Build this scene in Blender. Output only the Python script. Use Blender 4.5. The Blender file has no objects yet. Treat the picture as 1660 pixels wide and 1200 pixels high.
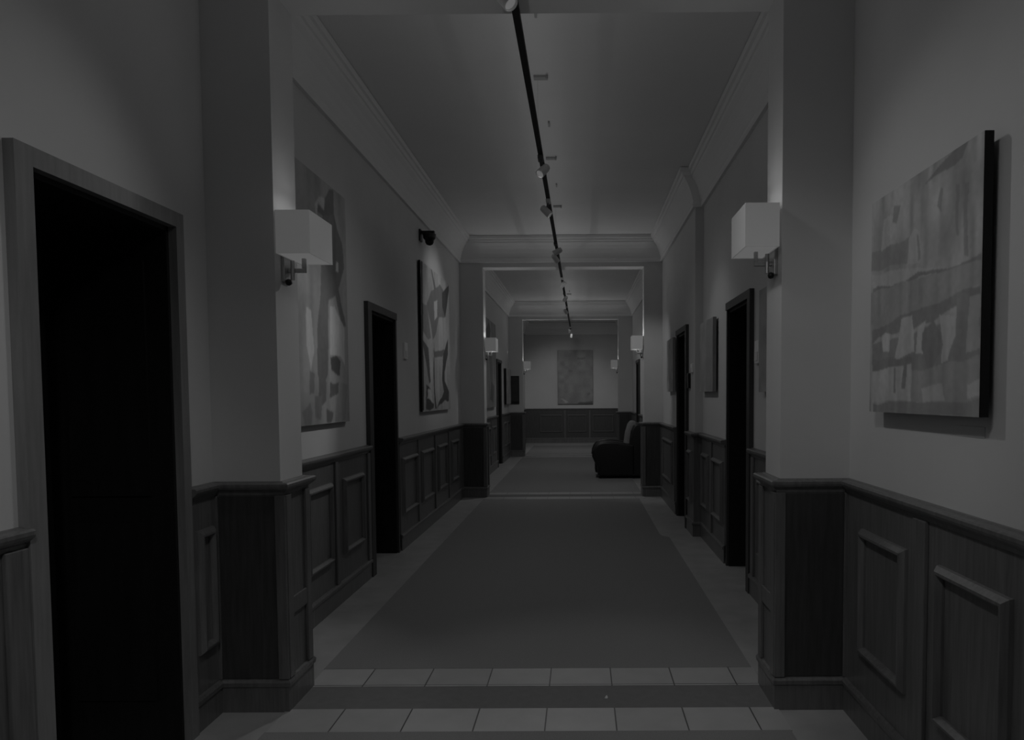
import bpy, bmesh, math, random
import numpy as np
from mathutils import Vector, Matrix
random.seed(7)
SC = bpy.context.scene
COL = SC.collection

# ------------------------------------------------------------------ camera, exposure, world
F_PX, CX, CY, HEYE = 1266.38, 937.04, 707.29, 1.55
cam_d = bpy.data.cameras.new('camera')
cam_d.sensor_fit = 'HORIZONTAL'; cam_d.sensor_width = 36.0
cam_d.lens = F_PX * 36.0 / 1660.0
cam_d.shift_x = (830.0 - CX) / 1660.0
cam_d.shift_y = (CY - 600.0) / 1660.0
cam_d.clip_start = 0.05; cam_d.clip_end = 100
cam = bpy.data.objects.new('camera', cam_d); COL.objects.link(cam)
vr = Vector((0.99997704, 0.00308941, -0.00603118)); vu = Vector((0.00586416, 0.05148304, 0.99865665)); vf = Vector((-0.00339576, 0.99866909, -0.05146374))
M3 = Matrix((vr, vu, -vf)).transposed()
cam.matrix_world = Matrix.Translation((0, 0, HEYE)) @ M3.to_4x4()
SC.camera = cam
SC.view_settings.view_transform = 'Standard'
SC.view_settings.look = 'None'
SC.view_settings.gamma = 1.0
SC.view_settings.use_curve_mapping = False
SC.view_settings.exposure = 0.0
W = bpy.data.worlds.new('world'); SC.world = W; W.use_nodes = True
W.node_tree.nodes['Background'].inputs[0].default_value = (0, 0, 0, 1)
W.node_tree.nodes['Background'].inputs[1].default_value = 1.0

# light levels (watts) of the lamps and the added fill lights, by light
SHADE_E = 0.056      # glow of the lamp shades
LIGHT = {'up_near': 0.161, 'up_far': 0.7, 'down_near': 0.0, 'down_far': 0.25, 'rail0': 1.983, 'rail1': 0.722, 'rail2': 1.02, 'rail3': 0.861, 'rail4': 1.096, 'rail5': 1.628, 'rail6': 0.565,
         'b_canvas': 8.8, 'b_streak': 40.0, 'b_small': 6.263, 'b_branch': 12.746, 'b_dull': 24.0, 'b_long': 7.994, 'b_door': 6.215, 'b_pier': 1.372, 'b_end': 10.063, 'b_last': 20.0,
         'b_right': 7, 'b_left': 36, 'b_frame': 10, 'b_pierR': 17, 'b_tiles': 25.707,
         'f_lobby': 7.345, 'f_near': 11.197, 'f_mid': 8.56, 'f_far': 31.333, 'f_end': 49.101, 'f_rear': 10.359, 'cross_near': 0.691, 'cross_far': 1.634}


# ------------------------------------------------------------------ materials
def g3(v): return (v, v, v, 1.0)
def mat(name, v, rough=0.6, spec=0.4, metal=0.0, noise=0.0, nscale=8.0, stretch=(1, 1, 1), bump=0.0):
    m = bpy.data.materials.new(name); m.use_nodes = True
    nt = m.node_tree; b = nt.nodes['Principled BSDF']
    b.inputs['Base Color'].default_value = g3(v); b.inputs['Roughness'].default_value = rough
    b.inputs['Metallic'].default_value = metal; b.inputs['Specular IOR Level'].default_value = spec
    if noise > 0 or bump > 0:
        tc = nt.nodes.new('ShaderNodeTexCoord'); mp = nt.nodes.new('ShaderNodeMapping')
        mp.inputs['Scale'].default_value = stretch
        nz = nt.nodes.new('ShaderNodeTexNoise'); nz.inputs['Scale'].default_value = nscale; nz.inputs['Detail'].default_value = 6
        nt.links.new(tc.outputs['Object'], mp.inputs['Vector']); nt.links.new(mp.outputs[0], nz.inputs['Vector'])
        mr = nt.nodes.new('ShaderNodeMapRange')
        mr.inputs['From Min'].default_value = 0.25; mr.inputs['From Max'].default_value = 0.75
        mr.inputs['To Min'].default_value = v * (1 - noise); mr.inputs['To Max'].default_value = v * (1 + noise)
        nt.links.new(nz.outputs['Fac'], mr.inputs['Value']); nt.links.new(mr.outputs[0], b.inputs['Base Color'])
        if bump > 0:
            bp = nt.nodes.new('ShaderNodeBump'); bp.inputs['Strength'].default_value = bump; bp.inputs['Distance'].default_value = 0.01
            nt.links.new(nz.outputs['Fac'], bp.inputs['Height']); nt.links.new(bp.outputs[0], b.inputs['Normal'])
    return m
def glow(name, v, e):
    m = mat(name, v, 0.7); b = m.node_tree.nodes['Principled BSDF']
    b.inputs['Emission Color'].default_value = g3(1.0); b.inputs['Emission Strength'].default_value = e
    return m
M = {}
M['plaster'] = mat('plaster', 0.62, 0.75, 0.25, noise=0.03, nscale=2.5, bump=0.05)
M['ceiling'] = mat('ceiling_paint', 0.80, 0.8, 0.2, noise=0.02, nscale=2)
M['wood'] = mat('dark_wood', 0.135, 0.34, 0.6, noise=0.28, nscale=6, stretch=(9, 9, 0.7), bump=0.06)
M['pier_panel'] = mat('shaded_panel_wood', 0.055, 0.45, 0.35, noise=0.25, nscale=6, stretch=(9, 9, 0.7))  # dark pier panels; dimmer light on camera-facing wood also put into the colour
M['end_wood'] = mat('shaded_end_wood', 0.075, 0.42, 0.45, noise=0.25, nscale=6, stretch=(9, 9, 0.7))  # same wood toned darker: shade of the facing end wall is in the colour
M['dark_frame'] = mat('dark_frame_wood', 0.05, 0.45, 0.4, noise=0.2, nscale=6, stretch=(8, 8, 0.8))
M['frame_wood'] = mat('frame_wood', 0.21, 0.38, 0.5, noise=0.15, nscale=6, stretch=(8, 8, 0.8))
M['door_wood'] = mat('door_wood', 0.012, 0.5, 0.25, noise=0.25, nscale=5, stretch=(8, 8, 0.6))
M['carpet'] = mat('carpet', 0.235, 0.95, 0.1, noise=0.12, nscale=160, bump=0.25)
M['border'] = mat('border_stone', 0.35, 0.45, 0.4, noise=0.14, nscale=5)
M['stripe'] = mat('dark_stone', 0.155, 0.6, 0.3, noise=0.08, nscale=20)
M['metal'] = mat('brushed_metal', 0.45, 0.35, 0.5, metal=0.8)
M['black'] = mat('black_plastic', 0.012, 0.4, 0.4)
M['track_black'] = mat('track_black', 0.010, 0.6, 0.3)
M['dark_grey'] = mat('dark_grey_metal', 0.09, 0.5, 0.4)
M['lamp_white'] = mat('lamp_white', 0.75, 0.45, 0.4)
M['pale_plastic'] = mat('pale_plastic', 0.9, 0.5, 0.4)
M['plate_grey'] = mat('plain_grey', 0.40, 0.6, 0.3)
M['leather'] = mat('black_leather', 0.012, 0.42, 0.5, noise=0.2, nscale=30, bump=0.1)
M['seat_cloth'] = mat('grey_cloth', 0.30, 0.9, 0.1, noise=0.1, nscale=60)
M['canvas_side'] = mat('canvas_side', 0.3, 0.7, 0.2)
M['canvas_edge_shade'] = mat('canvas_edge_shade', 0.012, 0.7, 0.2)  # near-black edges: shade on the canvas sides put into the colour
M['board_face'] = mat('board_face', 0.045, 0.5, 0.3, noise=0.3, nscale=5)
M['paper'] = mat('paper', 0.7, 0.8, 0.1)
M['shade'] = glow('lamp_shade_fabric', 0.5, SHADE_E)
M['diffuser'] = glow('lamp_diffuser', 0.5, SHADE_E * 1.7)
M['lens'] = glow('spot_lens', 0.5, 0.09)

def tile_mat():
    m = mat('floor_tile', 0.46, 0.32, 0.5); nt = m.node_tree; b = nt.nodes['Principled BSDF']
    tc = nt.nodes.new('ShaderNodeTexCoord'); mp = nt.nodes.new('ShaderNodeMapping')
    mp.inputs['Location'].default_value = (0.594 + 0.334 * 20, -3.53 + 0.84 * 20, 0)
    br = nt.nodes.new('ShaderNodeTexBrick'); br.offset = 0.0; br.squash = 1.0
    br.inputs['Scale'].default_value = 1.0; br.inputs['Brick Width'].default_value = 0.334; br.inputs['Row Height'].default_value = 0.84
    br.inputs['Mortar Size'].default_value = 0.0035; br.inputs['Mortar Smooth'].default_value = 0.1
    br.inputs['Color1'].default_value = g3(0.50); br.inputs['Color2'].default_value = g3(0.42); br.inputs['Mortar'].default_value = g3(0.09)
    nt.links.new(tc.outputs['Object'], mp.inputs['Vector']); nt.links.new(mp.outputs[0], br.inputs['Vector'])
    nz = nt.nodes.new('ShaderNodeTexNoise'); nz.inputs['Scale'].default_value = 7; nz.inputs['Detail'].default_value = 5
    mx = nt.nodes.new('ShaderNodeMixRGB'); mx.blend_type = 'MULTIPLY'; mx.inputs[0].default_value = 0.25
    nt.links.new(tc.outputs['Object'], nz.inputs['Vector'])
    nt.links.new(br.outputs['Color'], mx.inputs[1]); nt.links.new(nz.outputs['Fac'], mx.inputs[2])
    nt.links.new(mx.outputs[0], b.inputs['Base Color'])
    return m
M['tile'] = tile_mat()
def paint_mat():
    m = mat('paint', 0.5, 0.6, 0.25); nt = m.node_tree; b = nt.nodes['Principled BSDF']
    a = nt.nodes.new('ShaderNodeAttribute'); a.attribute_name = 'Col'
    nt.links.new(a.outputs['Color'], b.inputs['Base Color'])
    return m
M['paint'] = paint_mat()

# ------------------------------------------------------------------ mesh builder
class MB:
    def __init__(s): s.v = []; s.f = []; s.smooth = False; s.col = None
    def add(s, vs, fs):
        o = len(s.v); s.v += [tuple(v) for v in vs]; s.f += [tuple(i + o for i in f) for f in fs]; return s
    def box(s, x0, x1, y0, y1, z0, z1, T=None):
        vs = [Vector((x, y, z)) for x in (x0, x1) for y in (y0, y1) for z in (z0, z1)]
        if T: vs = [T @ v for v in vs]
        return s.add(vs, [(0, 1, 3, 2), (4, 6, 7, 5), (0, 4, 5, 1), (2, 3, 7, 6), (0, 2, 6, 4), (1, 5, 7, 3)])
    def cyl(s, p0, p1, r0, r1=None, n=20):
        r1 = r0 if r1 is None else r1
        p0 = Vector(p0); p1 = Vector(p1); d = (p1 - p0).normalized()
        a = d.orthogonal().normalized(); b = d.cross(a)
        vs = []
        for p, r in ((p0, r0), (p1, r1)):
            vs += [p + (a * math.cos(2 * math.pi * i / n) + b * math.sin(2 * math.pi * i / n)) * r for i in range(n)]
        fs = [(i, (i + 1) % n, n + (i + 1) % n, n + i) for i in range(n)] + [tuple(range(n))[::-1], tuple(range(n, 2 * n))]
        return s.add(vs, fs)
    def lathe(s, c, prof, axis=Vector((0, 0, 1)), n=24):
        c = Vector(c); d = axis.normalized(); a = d.orthogonal().normalized(); b = d.cross(a); vs = []; fs = []
        for r, h in prof:
            vs += [c + d * h + (a * math.cos(2 * math.pi * i / n) + b * math.sin(2 * math.pi * i / n)) * r for i in range(n)]
        for k in range(len(prof) - 1):
            for i in range(n):
                j = (i + 1) % n; fs.append((k * n + i, k * n + j, (k + 1) * n + j, (k + 1) * n + i))
        fs += [tuple(range(n))[::-1], tuple(range((len(prof) - 1) * n, len(prof) * n))]
        return s.add(vs, fs)
    def sweep(s, path, prof, closed=False):
        """path: 2-D points; prof: closed loop of (offset to the right of travel, z)"""
        P = [Vector(p) for p in path]; n = len(P); rings = []
        for i in range(n):
            a = P[(i - 1) % n] if (closed or i > 0) else None
            b = P[(i + 1) % n] if (closed or i < n - 1) else None
            n1 = n2 = None
            if a is not None: d = (P[i] - a).normalized(); n1 = Vector((d.y, -d.x))
            if b is not None: d = (b - P[i]).normalized(); n2 = Vector((d.y, -d.x))
            if n1 is None: m = n2
            elif n2 is None: m = n1
            else: m = (n1 + n2) / (1 + n1.dot(n2))
            rings.append([(P[i].x + m.x * o, P[i].y + m.y * o, z) for o, z in prof])
        k = len(prof); vs = [v for r in rings for v in r]; fs = []
        for i in range(n if closed else n - 1):
            j = (i + 1) % n
            for q in range(k):
                w = (q + 1) % k; fs.append((i * k + q, i * k + w, j * k + w, j * k + q))
        if not closed: fs += [tuple(range(k))[::-1], tuple(range((n - 1) * k, n * k))]
        return s.add(vs, fs)
    def extrude_y(s, prof, y0, y1):
        n = len(prof); vs = [(x, y0, z) for x, z in prof] + [(x, y1, z) for x, z in prof]
        return s.add(vs, [(i, (i + 1) % n, n + (i + 1) % n, n + i) for i in range(n)] + [tuple(range(n))[::-1], tuple(range(n, 2 * n))])
    def build(s, name, m, parent=None, loc=None, bevel=0.0, smooth=False, seg=2, sub=0):
        org = Vector(loc) if loc is not None else (world_loc(parent) if parent else Vector((0, 0, 0)))
        me = bpy.data.meshes.new(name); me.from_pydata([tuple(Vector(v) - org) for v in s.v], [], s.f)
        bm = bmesh.new(); bm.from_mesh(me); bmesh.ops.recalc_face_normals(bm, faces=bm.faces); bm.to_mesh(me); bm.free()
        me.materials.append(m)
        o = bpy.data.objects.new(name, me); COL.objects.link(o)
        if parent: o.parent = parent; o.location = org - world_loc(parent)
        else: o.location = org
        if bevel > 0:
            md = o.modifiers.new('edge', 'BEVEL'); md.width = bevel; md.segments = seg; md.limit_method = 'ANGLE'; md.angle_limit = math.radians(35)
        if sub:
            md = o.modifiers.new('sub', 'SUBSURF'); md.levels = sub; md.render_levels = sub
        if smooth:
            for p in me.polygons: p.use_smooth = True
        return o
def world_loc(o):
    v = Vector((0, 0, 0))
    while o: v = v + o.location; o = o.parent
    return v
def tag(o, label, cat, group=None, kind=None):
    o['label'] = label; o['category'] = cat
    if group: o['group'] = group
    if kind: o['kind'] = kind
    return o
def thing(name, loc, label, cat, group=None, kind=None):
    o = bpy.data.objects.new(name, None); COL.objects.link(o); o.location = loc; o.empty_display_size = 0.1
    return tag(o, label, cat, group, kind)

# ------------------------------------------------------------------ plan of the place (metres)
LL, RL = -1.80, 1.31              # lobby walls
LW, RW, RW2, YST = -1.83, 1.335, 1.25, 8.53   # corridor walls; the right one steps in at YST
PL, PR = -1.47, 0.973             # inner faces of the arch piers
A = [(3.80, 4.10), (11.95, 12.24), (20.03, 20.30)]
YB, YE = -3.0, 25.85
ZC, ZB = 3.95, 3.505
# door openings: (y0, y1) in each wall, clear height
DH = 2.30
OPL = [(2.56, 3.455), (6.775, 7.70), (17.05, 17.98)]
OPR = [(6.13, 7.03), (9.12, 10.0), (17.55, 18.45)]

# ------------------------------------------------------------------ shell
tag(MB().box(-2.7, 2.3, YB - .3, YE + .3, -.25, 0).build('floor', M['border']), 'grey stone floor along both edges of the carpets', 'floor', kind='structure')
tag(MB().box(-2.7, 2.3, YB - .3, YE + .3, ZC, ZC + .25).build('ceiling', M['ceiling']), 'plain light ceiling over the corridor', 'ceiling', kind='structure')
def wall(mb, xin, xout, y0, y1, ops):
    y = y0; xa, xb = sorted((xin, xout))
    for a, b in ops:
        if a > y0 - .01 and b < y1 + .01:
            mb.box(xa, xb, y, a, 0, ZC); mb.box(xa, xb, a, b, DH, ZC); y = b
    mb.box(xa, xb, y, y1, 0, ZC)
m = MB()
wall(m, LL, -2.5, YB, 3.95, OPL); wall(m, LW, -2.5, 3.95, YE, OPL)
tag(m.build('wall_left', M['plaster']), 'light plaster wall with the lobby door frame and the branch painting', 'wall', kind='structure')
m = MB()
wall(m, RL, 2.1, YB, 3.95, OPR); wall(m, RW, 2.1, 3.95, YST, OPR); wall(m, RW2, 2.1, YST, 12.1, OPR); wall(m, RW, 2.1, 12.1, YE, OPR)
tag(m.build('wall_right', M['plaster']), 'light plaster wall with the landscape canvas near the camera', 'wall', kind='structure')
tag(MB().box(-2.5, 2.1, YE, YE + .2, 0, ZC).build('wall_end', M['plaster']), 'plaster wall closing the far end of the corridor', 'wall', kind='structure')
tag(MB().box(-2.5, 2.1, YB - .2, YB, 0, ZC).build('wall_rear', M['plaster']), 'plaster wall behind the camera end of the lobby', 'wall', kind='structure')

ARCH_LAB = ['plaster arch with piers framing the nearest threshold', 'plaster arch beside the armchair at the second threshold', 'plaster arch in front of the end wall']
for i, (a, b) in enumerate(A):
    t = thing('trim_%d' % (i + 1), ((PL + PR) / 2, (a + b) / 2, 0), ARCH_LAB[i], 'archway', kind='structure')
    xl = LL + .0 if i == 0 else LW; xr = RL if i == 0 else (RW2 if i == 1 else RW)
    MB().box(-1.85, PL, a, b, 0, ZC).build('pier', M['plaster'], t)
    MB().box(PR, 1.35, a, b, 0, ZC).build('pier', M['plaster'], t)
    MB().box(PL, PR, a, b, ZB, ZC).build('beam', M['plaster'], t)

# cornices: closed rings, section by section
CORN = [(0, 3.57), (.028, 3.57), (.034, 3.60), (.028, 3.63), (.036, 3.65), (.05, 3.70), (.075, 3.76), (.105, 3.81), (.135, 3.845),
        (.14, 3.865), (.155, 3.87), (.165, 3.90), (.185, 3.905), (.19, 3.945), (.0, 3.945)]
rings = [[(LL, YB), (LL, A[0][0]), (RL, A[0][0]), (RL, YB)],
         [(LW, A[0][1]), (LW, A[1][0]), (RW2, A[1][0]), (RW2, YST), (RW, YST), (RW, A[0][1])],
         [(LW, A[1][1]), (LW, A[2][0]), (RW, A[2][0]), (RW, A[1][1])],
         [(LW, A[2][1]), (LW, YE), (RW, YE), (RW, A[2][1])]]
CL = ['moulded cornice around the lobby ceiling', 'moulded cornice around the first corridor bay', 'moulded cornice around the bay with the armchair', 'moulded cornice around the last bay by the end wall']
for i, r in enumerate(rings):
    tag(MB().sweep(r, CORN, True).build('trim_%d' % (4 + i), M['ceiling']), CL[i], 'cornice', kind='structure')

# threshold stripes and carpets
SL = ['nearest threshold, a dark strip between two pale tile rows', 'second threshold with pale tile rows, just before the armchair', 'farthest tiled threshold before the end wall']
for i, (a, b) in enumerate(A):
    t = thing('trim_%d' % (8 + i), ((PL + PR) / 2, (a + b) / 2, 0), SL[i], 'threshold', kind='structure')
    MB().box(PL, PR, a + .002, b - .002, -.01, .003).build('stone_strip', M['stripe'], t)
    for ya, yb in ((a - .27, a), (b, b + .27)):
        MB().box(PL + .005, PR - .005, ya, yb, -.01, .004).build('tile_row', M['tile'], t)
def carpet(poly, label):
    n = len(poly)
    vs = [(x, y, 0) for x, y in poly] + [(x, y, .006) for x, y in poly]
    tag(MB().add(vs, [tuple(range(n)), tuple(range(n, 2 * n))] + [(i, (i + 1) % n, n + (i + 1) % n, n + i) for i in range(n)]).build('carpet_runner', M['carpet']), label, 'carpet', 'grey carpet runners along the corridor')
CLX, CRX = -1.469, .961
carpet([(CLX, YB + .4), (CRX, YB + .4), (CRX, 3.53), (CLX, 3.53)], 'grey carpet at the bottom edge, before the first tile row')
carpet([(CLX, 4.37), (CRX, 4.37), (CRX, 8.45), (.935, 8.5), (.89, 8.55), (.875, 8.7), (.875, 11.66), (CLX, 11.66)], 'long grey carpet runner between the first and second tiled thresholds')
carpet([(CLX, 12.51), (CRX, 12.51), (CRX, 19.75), (CLX, 19.75)], 'grey carpet runner that the black armchair stands on')
carpet([(CLX, 20.57), (CRX, 20.57), (CRX, 24.4), (CLX, 24.4)], 'grey carpet piece in front of the end wall')

# ------------------------------------------------------------------ wainscot runs
RAIL = [(0, 1.075), (.022, 1.075), (.026, 1.09), (.034, 1.095), (.05, 1.108), (.055, 1.118), (.055, 1.13), (.048, 1.136), (.02, 1.137), (.012, 1.142), (0, 1.142)]
BOARD = [(0, .02), (.018, .02), (.018, 1.09), (0, 1.09)]
BASE = [(0, 0), (.028, 0), (.028, .125), (.036, .13), (.038, .15), (.03, .162), (.018, .166), (0, .166)]
NT = [11]
def panel(parent, c0, c1, axis, face, sgn, z0=.35, z1=.935):
    """raised moulding frame; face = wood face coordinate, sgn = direction into the room"""
    w = .044
    prof = [(0, 0), (.003, .012), (.020, .030), (.030, .031), (.036, .022), (w, .010), (w, 0)]   # across frame width, height above the face
    mb = MB(); n = len(prof)
    corners = [(c0, z0, 1, 1), (c1, z0, -1, 1), (c1, z1, -1, -1), (c0, z1, 1, -1)]
    vs = []
    for c, z, sc_, sz in corners:
        for o, h in prof:
            a, zz, d = c + sc_ * o, z + sz * o, face + sgn * h
            vs.append((d, a, zz) if axis == 0 else (a, d, zz))
    fs = []
    for i in range(4):
        j = (i + 1) % 4
        for q in range(n):
            w_ = (q + 1) % n; fs.append((i * n + q, i * n + w_, j * n + w_, j * n + q))
    mb.add(vs, fs)
    return mb.build('panel_moulding', M['wood'], parent)
def batten(parent, c0, c1, axis, face, sgn, z0=.166, z1=1.075, name='batten'):
    a, b = sorted((face, face + sgn * .016)); mb = MB()
    if axis == 0: mb.box(a, b, c0, c1, z0, z1)
    else: mb.box(c0, c1, a, b, z0, z1)
    return mb.build(name, M['wood'], parent, bevel=.003)
def run(path, label, panels=(), battens=(), axis=0, wood='wood'):
    x = sum(p[0] for p in path) / len(path); y = sum(p[1] for p in path) / len(path)
    t = thing('trim_%d' % NT[0], (x, y, 0), label, 'wainscot', kind='structure'); NT[0] += 1
    MB().sweep(path, BOARD).build('wood_board', M[wood], t)
    MB().sweep(path, RAIL).build('chair_rail', M['wood'], t)
    MB().sweep(path, BASE).build('base_moulding', M['wood'], t)
    for fx, sg, c0, c1, ax in panels: panel(t, c0, c1, ax, fx + sg * .018, sg)
    for fx, sg, c0, c1, ax in battens: batten(t, c0, c1, ax, fx + sg * .018, sg)
    return t
def pier_strips(a, side, wall_x):
    """battens at the corners of a pier: (face, sgn, c0, c1, axis)"""
    p = PL if side < 0 else PR; s = -side; f = a[0]
    fr = []
    lo, hi = (wall_x, p) if side < 0 else (p, wall_x)
    if side < 0: fr += [(f, -1, lo + .0, lo + .032, 1), (f, -1, hi - .02, hi + .03, 1)]
    else: fr += [(f, -1, lo - .03, lo + .02, 1), (f, -1, hi - .032, hi, 1)]
    fr += [(p, s, a[0] - .015, a[0] + .05, 0), (p, s, a[1] - .05, a[1] + .012, 0)]
    return fr
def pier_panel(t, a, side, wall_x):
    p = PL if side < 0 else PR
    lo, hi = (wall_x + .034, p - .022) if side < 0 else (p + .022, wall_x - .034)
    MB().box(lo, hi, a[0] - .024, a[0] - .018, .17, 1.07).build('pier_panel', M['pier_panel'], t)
def pier_midrail(t, a, side):
    p = PL if side < 0 else PR; s = -side
    x0, x1 = sorted((p + s * .018, p + s * .03))
    MB().box(x0, x1, a[0] + .05, a[1] - .05, .47, .555).build('mid_rail', M['wood'], t, bevel=.003)
P0, P1, P2 = A
# wall with the lobby door
run([(LL, YB), (LL, 2.476)], 'dark panelled wainscot on the camera side of the lobby door', [(LL, 1, 1.72, 2.25, 0), (LL, 1, .95, 1.48, 0)], [(LL, 1, 2.37, 2.47, 0), (LL, 1, 1.58, 1.63, 0)])
t = run([(LL, 3.52), (LL, P0[0]), (PL, P0[0]), (PL, P0[1]), (LW, P0[1]), (LW, 6.66)], 'dark wainscot from the lobby door round the nearest pier',
    [(LL, 1, 3.57, 3.74, 0), (LW, 1, 4.28, 4.82, 0), (LW, 1, 5.09, 5.62, 0), (LW, 1, 5.89, 6.435, 0)],
    pier_strips(P0, -1, LL) + [(LW, 1, 4.93, 4.98, 0), (LW, 1, 5.70, 5.77, 0), (LW, 1, 6.57, 6.65, 0)])
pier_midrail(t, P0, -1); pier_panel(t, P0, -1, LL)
t = run([(LW, 7.80), (LW, P1[0]), (PL, P1[0]), (PL, P1[1]), (LW, P1[1]), (LW, 16.95)], 'dark wainscot under the tall branch painting',
    [(LW, 1, 7.87, 8.58, 0), (LW, 1, 8.82, 9.53, 0), (LW, 1, 9.84, 10.49, 0), (LW, 1, 10.85, 11.46, 0), (LW, 1, 12.7, 13.5, 0), (LW, 1, 13.8, 14.6, 0), (LW, 1, 14.9, 15.6, 0), (LW, 1, 15.9, 16.6, 0)],
    pier_strips(P1, -1, LW) + [(LW, 1, y, y + .06, 0) for y in (8.64, 9.64, 10.64, 13.62, 14.72, 15.72)])
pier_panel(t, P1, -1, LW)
t = run([(LW, 18.08), (LW, P2[0]), (PL, P2[0]), (PL, P2[1]), (LW, P2[1]), (LW, YE)], 'dark wainscot under the hanging noticeboard',
    [(LW, 1, 18.3, 18.95, 0), (LW, 1, 19.15, 19.8, 0)], pier_strips(P2, -1, LW))
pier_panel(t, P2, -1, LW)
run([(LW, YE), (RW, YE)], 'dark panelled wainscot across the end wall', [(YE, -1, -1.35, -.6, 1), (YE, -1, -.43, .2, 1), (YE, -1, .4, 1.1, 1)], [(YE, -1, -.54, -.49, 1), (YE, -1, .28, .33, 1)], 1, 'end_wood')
# wall with the landscape canvas
t = run([(RW, YE), (RW, P2[1]), (PR, P2[1]), (PR, P2[0]), (RW, P2[0]), (RW, 18.55)], 'dark wainscot beyond the armchair round the last pier', [(RW, -1, 18.8, 19.7, 0)], pier_strips(P2, 1, RW))
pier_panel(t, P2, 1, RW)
t = run([(RW, 17.45), (RW, P1[1]), (PR, P1[1]), (PR, P1[0]), (RW2, P1[0]), (RW2, 10.10)], 'dark wainscot round the pier that hides the armchair back',
    [(RW2, -1, 10.4, 11.6, 0), (RW, -1, 12.7, 13.6, 0), (RW, -1, 16.2, 17.2, 0)], pier_strips(P1, 1, RW2) + [(RW2, -1, 10.15, 10.22, 0)])
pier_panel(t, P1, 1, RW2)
run([(RW2, 9.02), (RW2, YST), (RW, YST), (RW, 7.13)], 'dark wainscot under the small canvas with the stepped wall', [(RW2, -1, 8.62, 8.93, 0), (RW, -1, 7.19, 7.75, 0), (RW, -1, 7.98, 8.42, 0)], [(RW, -1, 7.80, 7.88, 0)])
t = run([(RW, 6.03), (RW, P0[1]), (PR, P0[1]), (PR, P0[0]), (RL, P0[0]), (RL, YB)], 'dark panelled wainscot under the landscape canvas',
    [(RW, -1, 4.28, 4.82, 0), (RW, -1, 5.09, 5.75, 0), (RL, -1, 3.065, 3.563, 0), (RL, -1, 2.31, 2.795, 0), (RL, -1, 1.55, 2.04, 0), (RL, -1, .8, 1.29, 0)],
    pier_strips(P0, 1, RL) + [(RL, -1, 2.885, 2.99, 0), (RL, -1, 2.12, 2.21, 0), (RL, -1, 1.36, 1.45, 0), (RW, -1, 4.93, 4.98, 0), (RW, -1, 5.9, 5.98, 0)])
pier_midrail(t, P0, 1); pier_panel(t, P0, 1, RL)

# ------------------------------------------------------------------ doors in deep panelled reveals
def door(i, side, xw, y0, y1, label, ft=.065, fw=.085, deep=.54, fm='dark_frame'):
    s = 1 if side < 0 else -1                       # into the corridor
    t = thing('door_%d' % i, (xw, (y0 + y1) / 2, 0), label, 'door', kind='structure')
    def bx(mb, d0, d1, ya, yb, za, zb):
        a, b = sorted((xw + s * d0, xw + s * d1)); mb.box(a, b, ya, yb, za, zb)
    fr = MB()
    bx(fr, -.01, .036, y0 - fw, y0, 0, DH + ft); bx(fr, -.01, .036 if fm == 'frame_wood' else .02, y1, y1 + fw * (.75 if fm == 'frame_wood' else .4), 0, DH + ft); bx(fr, -.01, .036, y0, y1, DH, DH + ft)
    fr.build('door_frame', M[fm], t)
    ln = MB()
    bx(ln, -deep, -.0, y0 - .001, y0 + .02, 0, DH); bx(ln, -deep, -.0, y1 - .02, y1 + .001, 0, DH); bx(ln, -deep, -.0, y0, y1, DH - .02, DH + .001)
    # raised panels on the far reveal
    for za, zb in ((.2, 1.0), (1.12, 2.15)):
        a, b = sorted((xw - s * .10, xw - s * (deep - .09)))
        ln.box(a, b, y1 - .032, y1 - .02, za, zb)
    ln.build('door_lining', M['door_wood'], t)
    lf = MB(); bx(lf, -deep - .045, -deep, y0 + .02, y1 - .02, .008, DH - .02)
    for ya, yb in ((y0 + .12, (y0 + y1) / 2 - .04), ((y0 + y1) / 2 + .04, y1 - .12)):
        for za, zb in ((.15, .9), (1.05, 2.1)): bx(lf, -deep, -deep + .012, ya, yb, za, zb)
    leaf = lf.build('door_leaf', M['door_wood'], t)
    h = MB(); hy = y0 + .08
    h.cyl((xw + s * (-deep), hy, 1.03), (xw + s * (-deep + .05), hy, 1.03), .011); h.cyl((xw + s * (-deep + .05), hy - .01, 1.03), (xw + s * (-deep + .05), hy + .11, 1.03), .009)
    h.build('door_handle', M['metal'], leaf)
    return t
door(1, -1, LL, OPL[0][0], OPL[0][1], 'tall black doorway in the lobby wall with grey wooden frame', fm='frame_wood')
door(2, -1, LW, OPL[1][0], OPL[1][1], 'dark doorway between the streaky painting and the branch painting', fw=.12)
door(3, -1, LW, OPL[2][0], OPL[2][1], 'narrow-looking dark doorway beyond the second arch, opposite the armchair')
door(4, 1, RW, OPR[0][0], OPR[0][1], 'dark doorway between the small canvas and the nearest pier', fw=.1)
door(5, 1, RW2, OPR[1][0], OPR[1][1], 'dark doorway beyond the wall step, before the second arch', fw=.09)
door(6, 1, RW, OPR[2][0], OPR[2][1], 'dark doorway above and beyond the armchair')

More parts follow.
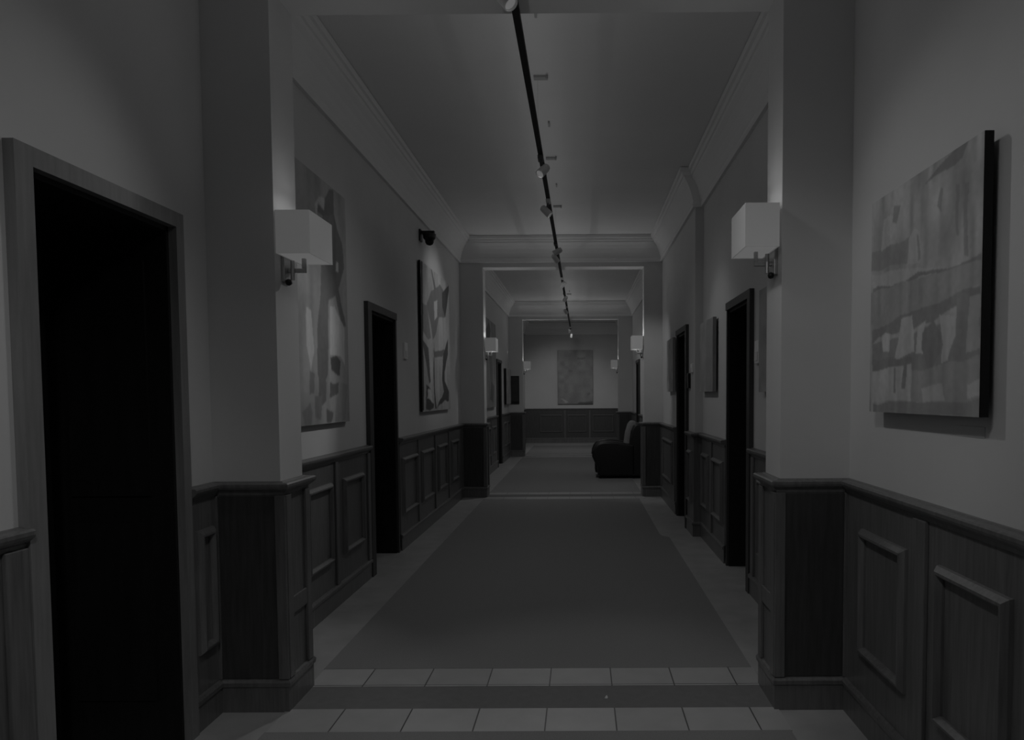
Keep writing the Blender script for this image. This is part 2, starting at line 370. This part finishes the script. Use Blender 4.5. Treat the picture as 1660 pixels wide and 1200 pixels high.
# ------------------------------------------------------------------ paintings
def inside(poly, U, V):
    r = np.zeros(U.shape, bool); n = len(poly)
    for i in range(n):
        x0, y0 = poly[i]; x1, y1 = poly[(i + 1) % n]
        c = (y0 > V) != (y1 > V)
        with np.errstate(divide='ignore', invalid='ignore'): xi = (x1 - x0) * (V - y0) / (y1 - y0) + x0
        r ^= c & (U < xi)
    return r
def smooth_noise(rs, nx, ny, fx, fy):
    gx = rs.rand(fy + 2, fx + 2); X = np.linspace(0, fx, nx); Y = np.linspace(0, fy, ny)
    xi = X.astype(int); yi = Y.astype(int); xf = X - xi; yf = Y - yi
    xf = xf * xf * (3 - 2 * xf); yf = yf * yf * (3 - 2 * yf)
    a = gx[np.ix_(yi, xi)]; b = gx[np.ix_(yi, xi + 1)]; c = gx[np.ix_(yi + 1, xi)]; d = gx[np.ix_(yi + 1, xi + 1)]
    xf = xf[None, :]; yf = yf[:, None]
    return (a * (1 - xf) + b * xf) * (1 - yf) + (c * (1 - xf) + d * xf) * yf - .5
def art(base, polys, seed, streak=(26, 5), amp=.2, nx=150, ny=190, blotch=.12):
    rs = np.random.RandomState(seed)
    U, V = np.meshgrid(np.linspace(0, 1, nx), np.linspace(0, 1, ny))
    st = smooth_noise(rs, nx, ny, *streak); bl = smooth_noise(rs, nx, ny, 6, 7); fine = smooth_noise(rs, nx, ny, 50, 60)
    wu = U + .02 * smooth_noise(rs, nx, ny, 9, 12); wv = V + .02 * smooth_noise(rs, nx, ny, 9, 12)
    c = np.full(U.shape, base) * (1 + amp * 1.5 * st + blotch * 2 * bl)
    for g, p in polys:
        k = inside(p, wu, wv); c[k] = g * (1 + amp * .8 * st[k] + blotch * bl[k])
    c = np.clip(c * (1 + .12 * fine), .01, .9)
    p = np.pad(c, 1, mode='edge')
    return (p[:-2, 1:-1] + p[2:, 1:-1] + p[1:-1, :-2] + p[1:-1, 2:] + 3 * c) / 7
def painting(pos, w, h, wall_axis, wall, sgn, C, label, depth=.05, gap=0.012, edge='canvas_edge_shade'):
    """pos = low end of the run along the wall and bottom height; sgn = direction into the room"""
    c0, z0 = pos; ny, nx = C.shape
    f0, f1 = wall + sgn * gap, wall + sgn * (gap + depth)
    ctr = (wall, c0 + w / 2, z0) if wall_axis == 0 else (c0 + w / 2, wall, z0)
    t = thing('painting', ctr, label, 'painting')
    vs = []; fs = []
    for j in range(ny):
        for i in range(nx):
            a, z = c0 + w * i / (nx - 1), z0 + h * j / (ny - 1)
            vs.append((f1, a, z) if wall_axis == 0 else (a, f1, z))
    for j in range(ny - 1):
        for i in range(nx - 1):
            k = j * nx + i; fs.append((k, k + 1, k + nx + 1, k + nx))
    org = Vector(ctr)
    me = bpy.data.meshes.new('canvas'); me.from_pydata([tuple(Vector(v) - org) for v in vs], [], fs)
    me.materials.append(M['paint'])
    at = me.color_attributes.new('Col', 'FLOAT_COLOR', 'POINT')
    cc = np.ones((ny * nx, 4), np.float32); cc[:, :3] = C.reshape(-1, 1); at.data.foreach_set('color', cc.ravel())
    o = bpy.data.objects.new('canvas', me); COL.objects.link(o); o.parent = t
    a, b = sorted((f0, f1 - sgn * .002)); mb = MB()
    if wall_axis == 0: mb.box(a, b, c0, c0 + w, z0, z0 + h)
    else: mb.box(c0, c0 + w, a, b, z0, z0 + h)
    mb.build('stretcher_edge', M[edge], t)
    a, b = sorted((wall, f0))
    for q in (.2, .8):
        mb = MB(); k = c0 + w * q
        if wall_axis == 0: mb.box(a, b, k - .02, k + .02, z0 + h * .8, z0 + h * .86)
        else: mb.box(k - .02, k + .02, a, b, z0 + h * .8, z0 + h * .86)
        mb.build('hanger', M['dark_grey'], t)
    return t
ART_B = [
    (0.24,[(0.18,0.74),(0.32,0.84),(0.64,0.94),(0.83,0.91),(0.81,0.71),(0.59,0.69),(0.49,0.58),(0.35,0.5),(0.3,0.61),(0.2,0.72)]),
    (0.28,[(0.03,0.72),(0.2,0.73),(0.29,0.51),(0.21,0.49),(0.02,0.54)]),
    (0.62,[(0.42,0.78),(0.54,0.81),(0.53,0.69),(0.43,0.65)]),
    (0.1,[(0.73,0.89),(1.05,1.01),(0.83,0.71),(0.72,0.79)]),
    (0.14,[(0.04,0.48),(0.21,0.43),(0.27,0.2),(0.22,0.18),(0.15,0.3),(0.04,0.45)]),
    (0.08,[(0.4,0.51),(0.41,0.14),(0.45,0.01),(0.4,0.01),(0.37,0.26)]),
    (0.2,[(0.37,0.43),(0.79,0.46),(0.79,0.42),(0.39,0.38)]),
    (0.09,[(0.73,0.41),(0.94,0.56),(0.93,0.44),(0.78,0.3),(0.78,0.23),(0.94,0.14),(0.93,0.07),(0.7,0.06),(0.45,0.01),(0.58,0.07),(0.74,0.14),(0.68,0.23)]),
    (0.09,[(0.12,0.19),(0.27,0.14),(0.13,0.09),(0.37,0.05),(0.34,0.01),(0.1,0.01)]),
    (0.66,[(0.16,0.15),(0.27,0.14),(0.34,0.06),(0.18,0.08)]),
    (0.22,[(0.3,1.02),(0.37,0.99),(0.49,0.89),(0.43,0.87)]),
    (0.06,[(0.0,0.99),(0.06,1.0),(0.04,0.01),(-0.02,0.01)]),  # canvas side and its shadow painted as a dark strip along the edge
]
ART_A = [
    (0.2,[(0.55,0.85),(0.56,0.89),(0.65,0.88),(0.67,0.94),(0.74,0.98),(0.81,0.99),(0.8,0.89),(0.93,0.79),(0.96,0.68),(0.86,0.59),(0.91,0.52),(0.98,0.43),(0.9,0.43),(0.81,0.55),(0.7,0.51),(0.66,0.2),(0.57,0.13),(0.51,0.2),(0.51,0.37),(0.57,0.52),(0.59,0.65),(0.77,0.68),(0.78,0.86),(0.63,0.85)]),
    (0.24,[(0.63,0.85),(0.8,0.89),(0.79,0.67),(0.58,0.64)]),
    (0.62,[(0.72,0.49),(0.79,0.5),(0.94,0.42),(0.94,0.25),(0.87,0.28),(0.7,0.28)]),
    (0.66,[(0.38,0.46),(0.44,0.45),(0.47,0.29),(0.42,0.21),(0.37,0.32)]),
    (0.6,[(0.83,0.69),(0.86,0.69),(0.86,0.65),(0.82,0.65)]),
    (0.62,[(0.54,0.81),(0.58,0.9),(0.65,0.88),(0.65,0.93),(0.6,0.93),(0.53,0.88)]),
    (0.11,[(0.7,0.27),(0.81,0.28),(0.87,0.26),(0.84,0.2),(0.71,0.22)]),
    (0.2,[(0.52,0.18),(0.64,0.17),(0.63,0.1),(0.56,0.08),(0.52,0.11)]),
    (0.17,[(0.69,0.17),(0.82,0.18),(0.82,0.13),(0.69,0.11)]),
    (0.18,[(0.63,0.07),(0.74,0.05),(0.7,0.01),(0.63,0.01)]),
    (0.27,[(0.3,0.06),(0.41,0.09),(0.43,0.05),(0.4,0.0),(0.33,0.0)]),
    (0.25,[(0.4,0.21),(0.47,0.2),(0.46,0.12),(0.4,0.12)]),
    (0.25,[(0.47,0.11),(0.57,0.12),(0.54,0.02),(0.46,0.03)]),
    (0.34,[(0.84,0.17),(0.98,0.17),(0.92,0.0),(0.75,0.01)]),
]
ART_G = [
    (0.3,[(1.0,0.76),(0.58,0.75),(0.6,0.65),(1.0,0.68)]),
    (0.55,[(1.0,0.66),(0.51,0.62),(0.22,0.56),(0.01,0.57),(0.01,0.55),(0.39,0.57),(0.97,0.58)]),
    (0.22,[(0.97,0.6),(0.64,0.57),(0.49,0.6),(0.22,0.56),(0.01,0.57),(0.01,0.55),(0.24,0.55),(0.46,0.58),(0.64,0.55),(0.97,0.58)]),
    (0.36,[(1.0,0.58),(0.51,0.57),(0.01,0.55),(0.01,0.47),(0.28,0.42),(0.98,0.39)]),
    (0.22,[(0.98,0.39),(0.64,0.43),(0.3,0.44),(0.17,0.46),(0.01,0.46),(0.01,0.42),(0.17,0.41),(0.38,0.37),(0.89,0.35),(0.97,0.32)]),
    (0.25,[(0.97,0.32),(0.0,0.38),(-0.0,0.16),(0.97,0.19)]),
    (0.45,[(0.09,0.43),(0.01,0.43),(-0.0,0.24),(0.09,0.24)]),
    (0.62,[(0.86,0.35),(0.82,0.37),(0.76,0.36),(0.77,0.27),(0.84,0.28)]),
    (0.6,[(0.66,0.41),(0.54,0.42),(0.52,0.26),(0.71,0.24)]),
    (0.6,[(0.49,0.36),(0.42,0.38),(0.45,0.24),(0.51,0.25)]),
    (0.2,[(0.44,0.33),(0.36,0.38),(0.29,0.32),(0.29,0.24),(0.36,0.19),(0.41,0.2),(0.46,0.26)]),
    (0.58,[(0.31,0.39),(0.17,0.37),(0.17,0.3),(0.23,0.21),(0.29,0.2),(0.27,0.27)]),
    (0.26,[(0.17,0.46),(0.09,0.44),(0.09,0.24),(0.17,0.23)]),
    (0.36,[(0.55,0.18),(-0.0,0.22),(-0.01,0.06),(0.54,0.05)]),
    (0.55,[(0.45,0.11),(0.27,0.13),(0.24,0.06),(0.43,0.05)]),
    (0.55,[(0.08,0.12),(-0.01,0.13),(-0.01,0.07),(0.08,0.07)]),
    (0.56,[(0.97,0.19),(0.55,0.21),(0.54,0.05),(0.96,0.05)]),
    (0.2,[(0.97,0.25),(0.54,0.24),(0.54,0.21),(0.97,0.19)]),
    (0.22,[(0.61,0.23),(0.59,0.23),(0.6,0.1),(0.64,0.1)]),
    (0.25,[(0.72,0.2),(0.7,0.2),(0.7,0.08),(0.72,0.08)]),
    (0.25,[(0.96,0.04),(-0.01,0.06),(-0.01,-0.0),(0.96,-0.01)]),
    (0.2,[(0.22,1.01),(0.1,1.0),(0.15,0.95),(0.34,0.95),(0.45,0.94)]),
    (0.27,[(0.13,0.86),(0.1,0.86),(0.1,0.58),(0.13,0.59)]),
    (0.27,[(0.2,0.87),(0.17,0.86),(0.17,0.67),(0.19,0.68)]),
    (0.26,[(0.75,0.93),(0.68,0.92),(0.72,0.84),(0.76,0.86)]),
    (0.26,[(0.31,0.89),(0.29,0.88),(0.3,0.79),(0.33,0.82)]),
    (0.58,[(0.85,0.89),(0.78,0.9),(0.76,0.76),(0.88,0.75)]),
    (0.56,[(0.59,0.74),(0.54,0.78),(0.48,0.76),(0.48,0.63),(0.59,0.65)]),
    (0.3,[(0.51,0.75),(0.49,0.74),(0.48,0.64),(0.5,0.64)]),
]

painting((4.60, 1.365), 1.47, 1.705, 0, LW, 1, art(.40, ART_A, 3, (20, 4), .3), 'tall streaky abstract painting behind the nearest wall lamp', .025, .008)
painting((8.87, 1.38), 1.90, 1.71, 0, LW, 1, art(.50, ART_B, 5, (20, 4), .22), 'tall painting of dark branching shapes below the dome camera', .025)
painting((2.455, 1.475), .93, .885, 0, RL, -1, art(.46, [(.46 + (g - .46) * .7, p) for g, p in ART_G], 8, (30, 6), .35, 220, 220), 'large landscape canvas of grey bands and ovals in the lobby', .03, .03)
ART_C = [(.3, [(0, 0), (.5, 0), (.5, 1), (0, 1)]), (.38, [(.5, .1), (.9, .0), (1, .5), (.7, 1), (.5, 1)])]
painting((7.58, 1.585), .81, .72, 0, RW, -1, art(.42, ART_C, 11, (8, 6), .2, 60, 60), 'small two-toned canvas beside the dark doorway, before the wall step', .035, .02, 'canvas_side')
painting((10.16, 1.60), .72, .70, 0, RW2, -1, art(.42, [], 12, (6, 8), .2, 60, 60), 'small dull grey canvas between the far doorway and the second pier', .035, .015, 'canvas_side')
painting((4.45, 1.57), 1.23, .73, 0, RW, -1, art(.38, [], 13, (10, 6), .2, 60, 60), 'canvas almost hidden behind the pier, beside its wall lamp', .03)
painting((14.2, 1.33), 2.35, 1.72, 0, LW, 1, art(.34, [(.15, [(.0, .45), (.3, .5), (.6, .9), (.5, .97), (.1, .8)]), (.2, [(.5, .1), (.75, .05), (.85, .25), (.6, .3)])], 14, (18, 5), .35), 'long grey painting behind the lamp of the second arch', .04)
painting((18.7, 1.36), 1.2, .86, 0, LW, 1, art(.42, [], 15, (6, 8), .2, 60, 60), 'small pale canvas just before the third arch', .05)
ART_E = [(.50, [(.07, .1), (.15, .1), (.30, .035), (.22, .025)]), (.16, [(.55, .0), (1, .0), (1, .05), (.6, .035)]), (.24, [(.55, .83), (.8, .83), (.78, .86), (.58, .86)]), (.25, [(.85, .15), (.92, .18), (.9, .22), (.84, .19)]), (.26, [(.3, .6), (.42, .59), (.4, .63), (.3, .64)])]
painting((-.745, 1.285), 1.155, 1.77, 1, YE, -1, art(.33, ART_E, 16, (8, 12), .2), 'tall mottled grey painting centred on the end wall', .05)

# ------------------------------------------------------------------ wall lamps
def sconce(side, yc, zb, label):
    p = PL if side < 0 else PR; s = -side
    t = thing('wall_sconce', (p, yc, zb), label, 'wall lamp', 'box-shaded wall lamps on the arch piers')
    X = lambda d: p + s * d
    def bx(mb, d0, d1, y0, y1, z0, z1):
        a, b = sorted((X(d0), X(d1))); return mb.box(a, b, y0, y1, z0, z1)
    d0, d1, hy, h, w = .022, .185, .170, .205, .006
    mb = MB()
    bx(mb, d0, d1, yc - hy, yc - hy + w, zb, zb + h); bx(mb, d0, d1, yc + hy - w, yc + hy, zb, zb + h)
    bx(mb, d1 - w, d1, yc - hy + w, yc + hy - w, zb, zb + h); bx(mb, d0, d0 + w, yc - hy + w, yc + hy - w, zb, zb + h)
    sh = mb.build('lamp_shade', M['shade'], t)
    mb = MB(); bx(mb, d0 + w, d1 - w, yc - hy + w, yc + hy - w, zb + .004, zb + .010); mb.build('diffuser', M['diffuser'], sh)
    mb = MB(); bx(mb, 0, .018, yc - .055, yc + .055, zb - .115, zb + .06); mb.build('wall_plate', M['metal'], t, bevel=.003)
    mb = MB(); bx(mb, .018, .105, yc - .012, yc + .012, zb - .066, zb - .046); bx(mb, .088, .105, yc - .012, yc + .012, zb - .046, zb + .004)
    mb.build('arm', M['metal'], t, bevel=.002)
    mb = MB(); mb.cyl((X(.045), yc - .02, zb - .105), (X(.045), yc - .02, zb - .01), .010); mb.build('switch_stem', M['metal'], t, smooth=False)
    mb = MB(); mb.lathe((X(.03), yc - .035, zb - .118), [(.004, -.016), (.012, -.012), (.016, 0), (.012, .012), (.004, .016)], n=14); mb.build('knob', M['black'], t, smooth=True)
    l = bpy.data.lights.new('cross_fill', 'AREA'); l.shape = 'RECTANGLE'; l.size = .02; l.size_y = .26; l.energy = LIGHT['cross_near' if yc < 8 else 'cross_far']  # added area light in the shade, brightens the beam underside and opposite pier
    o = bpy.data.objects.new('cross_fill', l); COL.objects.link(o); o.parent = t
    o.location = (s * .075, 0, h - .004); o.rotation_euler = (0, math.radians(180 + s * 62), 0)
    for nm, dz, pw, sz in (('uplight', .06, LIGHT['up_near' if yc < 8 else 'up_far'], .03), ('downlight', -.012, LIGHT['down_near' if yc < 8 else 'down_far'], .05)):
        l = bpy.data.lights.new(nm, 'POINT'); l.energy = pw; l.shadow_soft_size = sz
        o = bpy.data.objects.new(nm, l); COL.objects.link(o); o.parent = t; o.location = (s * (.135 if dz > 0 else .105), 0, dz)
    return t
ZS = 2.238
SN = [('first', 'beside the streaky painting'), ('second', 'before the long grey painting'), ('third', 'nearest the end wall')]
sconce(-1, 3.93, ZS, 'box-shaded wall lamp on the nearest pier, in front of the streaky painting')
sconce(1, 3.93, ZS + .018, 'box-shaded wall lamp on the nearest pier, opposite the streaky painting')
sconce(-1, 12.10, ZS, 'box-shaded wall lamp on the second arch, in front of the long grey painting')
sconce(1, 12.10, ZS + .018, 'box-shaded wall lamp on the second arch, above the armchair')
sconce(-1, 20.16, ZS, 'small distant wall lamp beside the noticeboard pier')
sconce(1, 20.16, ZS + .018, 'small distant wall lamp on the last arch, on the armchair side')

# ------------------------------------------------------------------ track with spotlights
TZ = 3.46
def tx(y): return -.312 + .0022 * (y - 4)
t = thing('lighting_track', (tx(10), 10, TZ), 'long black lighting track hung along the middle of the ceiling', 'lighting track')
mb = MB(); y0, y1 = YB + .3, 22.75; w = .018
mb.add([(tx(y) + a, y, TZ + b) for y in (y0, y1) for a, b in ((-w, 0), (w, 0), (w, .034), (-w, .034))], [(0, 1, 5, 4), (1, 2, 6, 5), (2, 3, 7, 6), (3, 0, 4, 7), (3, 2, 1, 0), (4, 5, 6, 7)])
mb.build('rail', M['track_black'], t)
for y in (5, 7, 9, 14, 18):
    mb = MB(); mb.box(tx(y) + .035, tx(y) + .05, y - .05, y + .05, ZC - .02, ZC); mb.build('clip', M['plate_grey'], t)  # small grey block on the ceiling beside the track line
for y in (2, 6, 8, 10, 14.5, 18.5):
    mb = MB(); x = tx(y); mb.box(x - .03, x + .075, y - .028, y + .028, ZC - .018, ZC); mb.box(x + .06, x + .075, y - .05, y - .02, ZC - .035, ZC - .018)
    hg = mb.build('ceiling_plate', M['plate_grey'], t)  # thin grey plate on the ceiling above the track
    mb = MB(); mb.cyl((x, y, TZ + .03), (x, y, ZC - .016), .0006, n=6); mb.build('suspension_wire', M['plate_grey'], hg)
for ya, yb, key in ((-1.5, 3.6, 'rail0'), (4.3, 6.3, 'rail1'), (6.3, 9.0, 'rail2'), (9.0, 11.8, 'rail3'), (12.5, 16.2, 'rail4'), (16.2, 19.8, 'rail5'), (20.5, 22.6, 'rail6')):   # unseen area lights added along the rail to brighten the ceiling
    pw = LIGHT[key]
    if pw <= 0: continue
    for tilt in (-62, 62):
        l = bpy.data.lights.new('ceiling_fill', 'AREA'); l.shape = 'RECTANGLE'; l.size = .014; l.size_y = yb - ya; l.energy = pw / 2
        o = bpy.data.objects.new('ceiling_fill', l); COL.objects.link(o); o.parent = t
        o.location = (tx((ya + yb) / 2) - t.location.x + math.copysign(.012, tilt), (ya + yb) / 2 - t.location.y, .046)
        o.rotation_euler = (0, math.radians(180 - tilt), 0)
def spot(key, y, target, label, ang=62, blend=.7, dark=False, drop=.08, fl=None):
    power = LIGHT[key]
    x = tx(y); t = thing('track_spotlight', (x, y, TZ), label, 'spotlight', 'spotlights on the ceiling track')
    mb = MB(); mb.box(x - .022, x + .022, y - .055, y + .055, TZ - .03, TZ + .001); mb.build('adapter', M['dark_grey'] if dark else M['lamp_white'], t, bevel=.004)
    side = 1 if target[0] > x else -1
    piv = Vector((x - side * .02, y, TZ - .03 - drop)); d = (Vector(target) - piv).normalized()
    mb = MB(); mb.cyl((x, y, TZ - .026), piv, .009, n=12); mb.build('stem', M['dark_grey'], t)
    mb = MB(); mb.lathe(piv - d * .065, [(.016, 0), (.030, .010), (.034, .03), (.036, .11), (.036, .12), (.031, .12), (.030, .108)], d, 24)
    hd = mb.build('lamp_head', M['lamp_white'], t)
    mb = MB(); mb.cyl(piv + d * .041, piv + d * .045, .030, n=20); mb.build('lens', M['lens'], hd)
    l = bpy.data.lights.new('beam', 'SPOT'); l.energy = power; l.spot_size = math.radians(ang); l.spot_blend = blend; l.shadow_soft_size = .03
    o = bpy.data.objects.new('beam', l); COL.objects.link(o); o.parent = t
    o.location = piv + d * .075 - t.location; o.rotation_euler = d.to_track_quat('-Z', 'Y').to_euler()
    if fl and LIGHT[fl] > 0:
        l = bpy.data.lights.new('ambient_fill', 'SPOT'); l.energy = LIGHT[fl]; l.shadow_soft_size = .12; l.spot_size = math.radians(160); l.spot_blend = 1.0  # wide fill light added to the head to raise the ambient level
        o = bpy.data.objects.new('ambient_fill', l); COL.objects.link(o); o.parent = t; o.location = piv + d * .09 - t.location
        o.rotation_euler = Vector((d.x * .35, d.y * .35, -1)).to_track_quat('-Z', 'Y').to_euler()
    return t
spot('b_canvas', 3.62, (RL, 2.8, 1.15), 'pale spotlight at the top edge aimed at the landscape canvas', 80, fl='f_lobby')
spot('b_streak', 6.34, (LW, 4.6, 1.3), 'dark-bracketed spotlight over the first bay, aimed at the streaky painting', 54, dark=True, fl='f_near')
spot('b_small', 7.72, (RW, 7.45, 1.7), 'big pale spotlight right after the dark-bracketed one', 60, fl='f_near')
spot('b_branch', 9.85, (LW, 9.9, 2.55), 'spotlight seen against the beam of the second arch', 72, dark=True, fl='f_mid')
spot('b_dull', 10.35, (1.15, 11.9, 1.4), 'pale spotlight just below the dark one at the second arch', 60)
spot('b_long', 12.75, (LW, 14.5, 1.9), 'first small spotlight on the track beyond the second arch', 62, fl='f_far')
spot('b_door', 14.6, (LW, 18.2, 1.2), 'second small spotlight on the track beyond the second arch', 62, dark=True)
spot('b_pier', 16.8, (RW, 19.6, 1.4), 'third small spotlight on the track beyond the second arch', 70, fl='f_far')
spot('b_end', 21.8, (.45, YE, 1.3), 'far pale spotlight at the end of the track, aimed at the end wall', 75, fl='f_end')
spot('b_last', 22.65, (-.6, YE, 1.2), 'last pale spotlight hanging low before the end wall painting', 75, drop=.14)
spot('b_right', 1.0, (RL, 2.6, 1.0), 'unseen added spotlight above the camera aimed at the panels under the landscape canvas', 80, fl='f_rear')  # heads from here on are unseen, added to light the lobby end
spot('b_left', .2, (LL, 1.2, 1.2), 'unseen added spotlight behind the camera aimed at the wall with the lobby door', 80, fl='f_rear')
spot('b_frame', 3.3, (LL, 1.95, .7), 'unseen added spotlight above the picture edge aimed at the lobby door frame', 90)
spot('b_pierR', .6, (PR + .15, 3.8, 1.2), 'unseen added spotlight behind the camera aimed at the nearest pier', 40)
spot('b_tiles', 2.9, (0, 4.0, 0), 'unseen added spotlight above the picture edge aimed down at the first tile rows', 46)


# ------------------------------------------------------------------ small fittings
t = thing('security_camera', (LW, 9.05, 3.40), 'black dome security camera high on the wall above the branch painting', 'camera')
MB().box(LW, LW + .02, 8.99, 9.11, 3.33, 3.46).build('wall_mount', M['black'], t)
MB().box(LW + .02, LW + .17, 9.02, 9.08, 3.415, 3.445).build('mount_arm', M['black'], t)
MB().lathe((LW + .11, 9.05, 3.335), [(.045, 0), (.07, .03), (.076, .075), (.06, .08)], n=28).build('housing', M['black'], t, smooth=False)
MB().lathe((LW + .11, 9.05, 3.335), [(.05, 0), (.047, -.02), (.036, -.04), (.017, -.05), (.003, -.053)], n=28).build('dome', M['track_black'], t, smooth=True)
def plaque(x, s, y, z, label, h=.17, w=.13):
    t = thing('door_plaque', (x, y, z), label, 'plaque', 'pale plaques beside the doorways')
    a, b = sorted((x, x + s * .02)); MB().box(a, b, y - w / 2, y + w / 2, z, z + h).build('plate', M['pale_plastic'], t, bevel=.003)
    a, b = sorted((x + s * .02, x + s * .026)); MB().box(a, b, y - w * .36, y + w * .36, z + h * .12, z + h * .5).build('name_strip', M['lamp_white'], t)
plaque(LW, 1, 8.17, 1.945, 'pale plaque between the dark doorway and the branch painting')
plaque(RW, -1, 5.86, 1.785, 'pale plaque partly hidden behind the nearest pier, beside a doorway')
plaque(RW2, -1, 8.72, 1.80, 'tiny pale plaque between the wall step and the far doorway', .1, .1)
t = thing('card_reader', (RW2, 8.93, 1.63), 'small dark device on the wall beside the far doorway', 'card reader')
MB().box(RW2 - .03, RW2, 8.87, 8.99, 1.63, 1.80).build('casing', M['black'], t, bevel=.004)
MB().box(RW2 - .034, RW2 - .03, 8.89, 8.97, 1.71, 1.78).build('screen', M['dark_grey'], t)
t = thing('noticeboard', (-1.68, P2[0], 1.35), 'dark rectangular board hung on the pier before the end wall', 'noticeboard')
MB().box(-1.80, -1.565, P2[0] - .03, P2[0], 1.35, 2.07).build('frame', M['black'], t, bevel=.004)
MB().box(-1.775, -1.59, P2[0] - .034, P2[0] - .03, 1.42, 2.045).build('face', M['board_face'], t)
t = thing('picture_label', (RL, 2.62, 1.405), 'small pale caption card under the landscape canvas', 'caption card')
MB().box(RL - .002, RL, 2.53, 2.715, 1.405, 1.44).build('card', M['plaster'], t)
tag(MB().add([(.115, 3.925, .0035), (.128, 3.92, .0035), (.133, 3.94, .0035), (.12, 3.948, .0035), (.12, 3.93, .012), (.126, 3.94, .014)], [(0, 1, 4), (1, 2, 5, 4), (2, 3, 5), (3, 0, 4, 5), (0, 3, 2, 1)]).build('paper_scrap', M['paper']), 'tiny white paper scrap on the dark threshold strip', 'scrap')

# ------------------------------------------------------------------ armchair (faces across the corridor)
t = thing('armchair', (.75, 14.98, .006), 'black leather club armchair with pale back cushion beyond the second arch', 'armchair')
ARM = [(.315, .05), (.305, .24), (.25, .33), (.21, .42), (.22, .51), (.25, .59), (.30, .655), (.40, .69), (.55, .70), (.70, .69), (.85, .66), (1.0, .64), (1.0, .05)]
for ya, yb in ((14.5, 14.68), (15.28, 15.46)):
    MB().extrude_y(ARM, ya, yb).build('armrest', M['leather'], t, bevel=.045, seg=4, smooth=True)
MB().extrude_y([(.93, .05), (.90, .45), (.915, .70), (.94, .88), (.99, .99), (1.05, 1.03), (1.14, 1.03), (1.20, .98), (1.215, .85), (1.20, .05)], 14.52, 15.44).build('backrest', M['leather'], t, bevel=.05, seg=4, smooth=True)
MB().extrude_y([(.84, .46), (.83, .62), (.865, .85), (.91, 1.0), (.96, 1.065), (1.03, 1.07), (1.06, 1.03), (.98, .9), (.94, .7), (.93, .46)], 14.70, 15.26).build('back_cushion', M['seat_cloth'], t, bevel=.04, seg=4, smooth=True)
MB().box(.27, .92, 14.68, 15.28, .10, .34).build('seat_base', M['leather'], t, bevel=.03, seg=3)
MB().box(.235, .86, 14.685, 15.275, .34, .50).build('seat_cushion', M['seat_cloth'], t, bevel=.05, seg=4, smooth=True)
for x in (.36, 1.12):
    for y in (14.58, 15.38):
        MB().cyl((x, y, .006), (x, y, .06), .022, .03, 14).build('leg', M['black'], t)
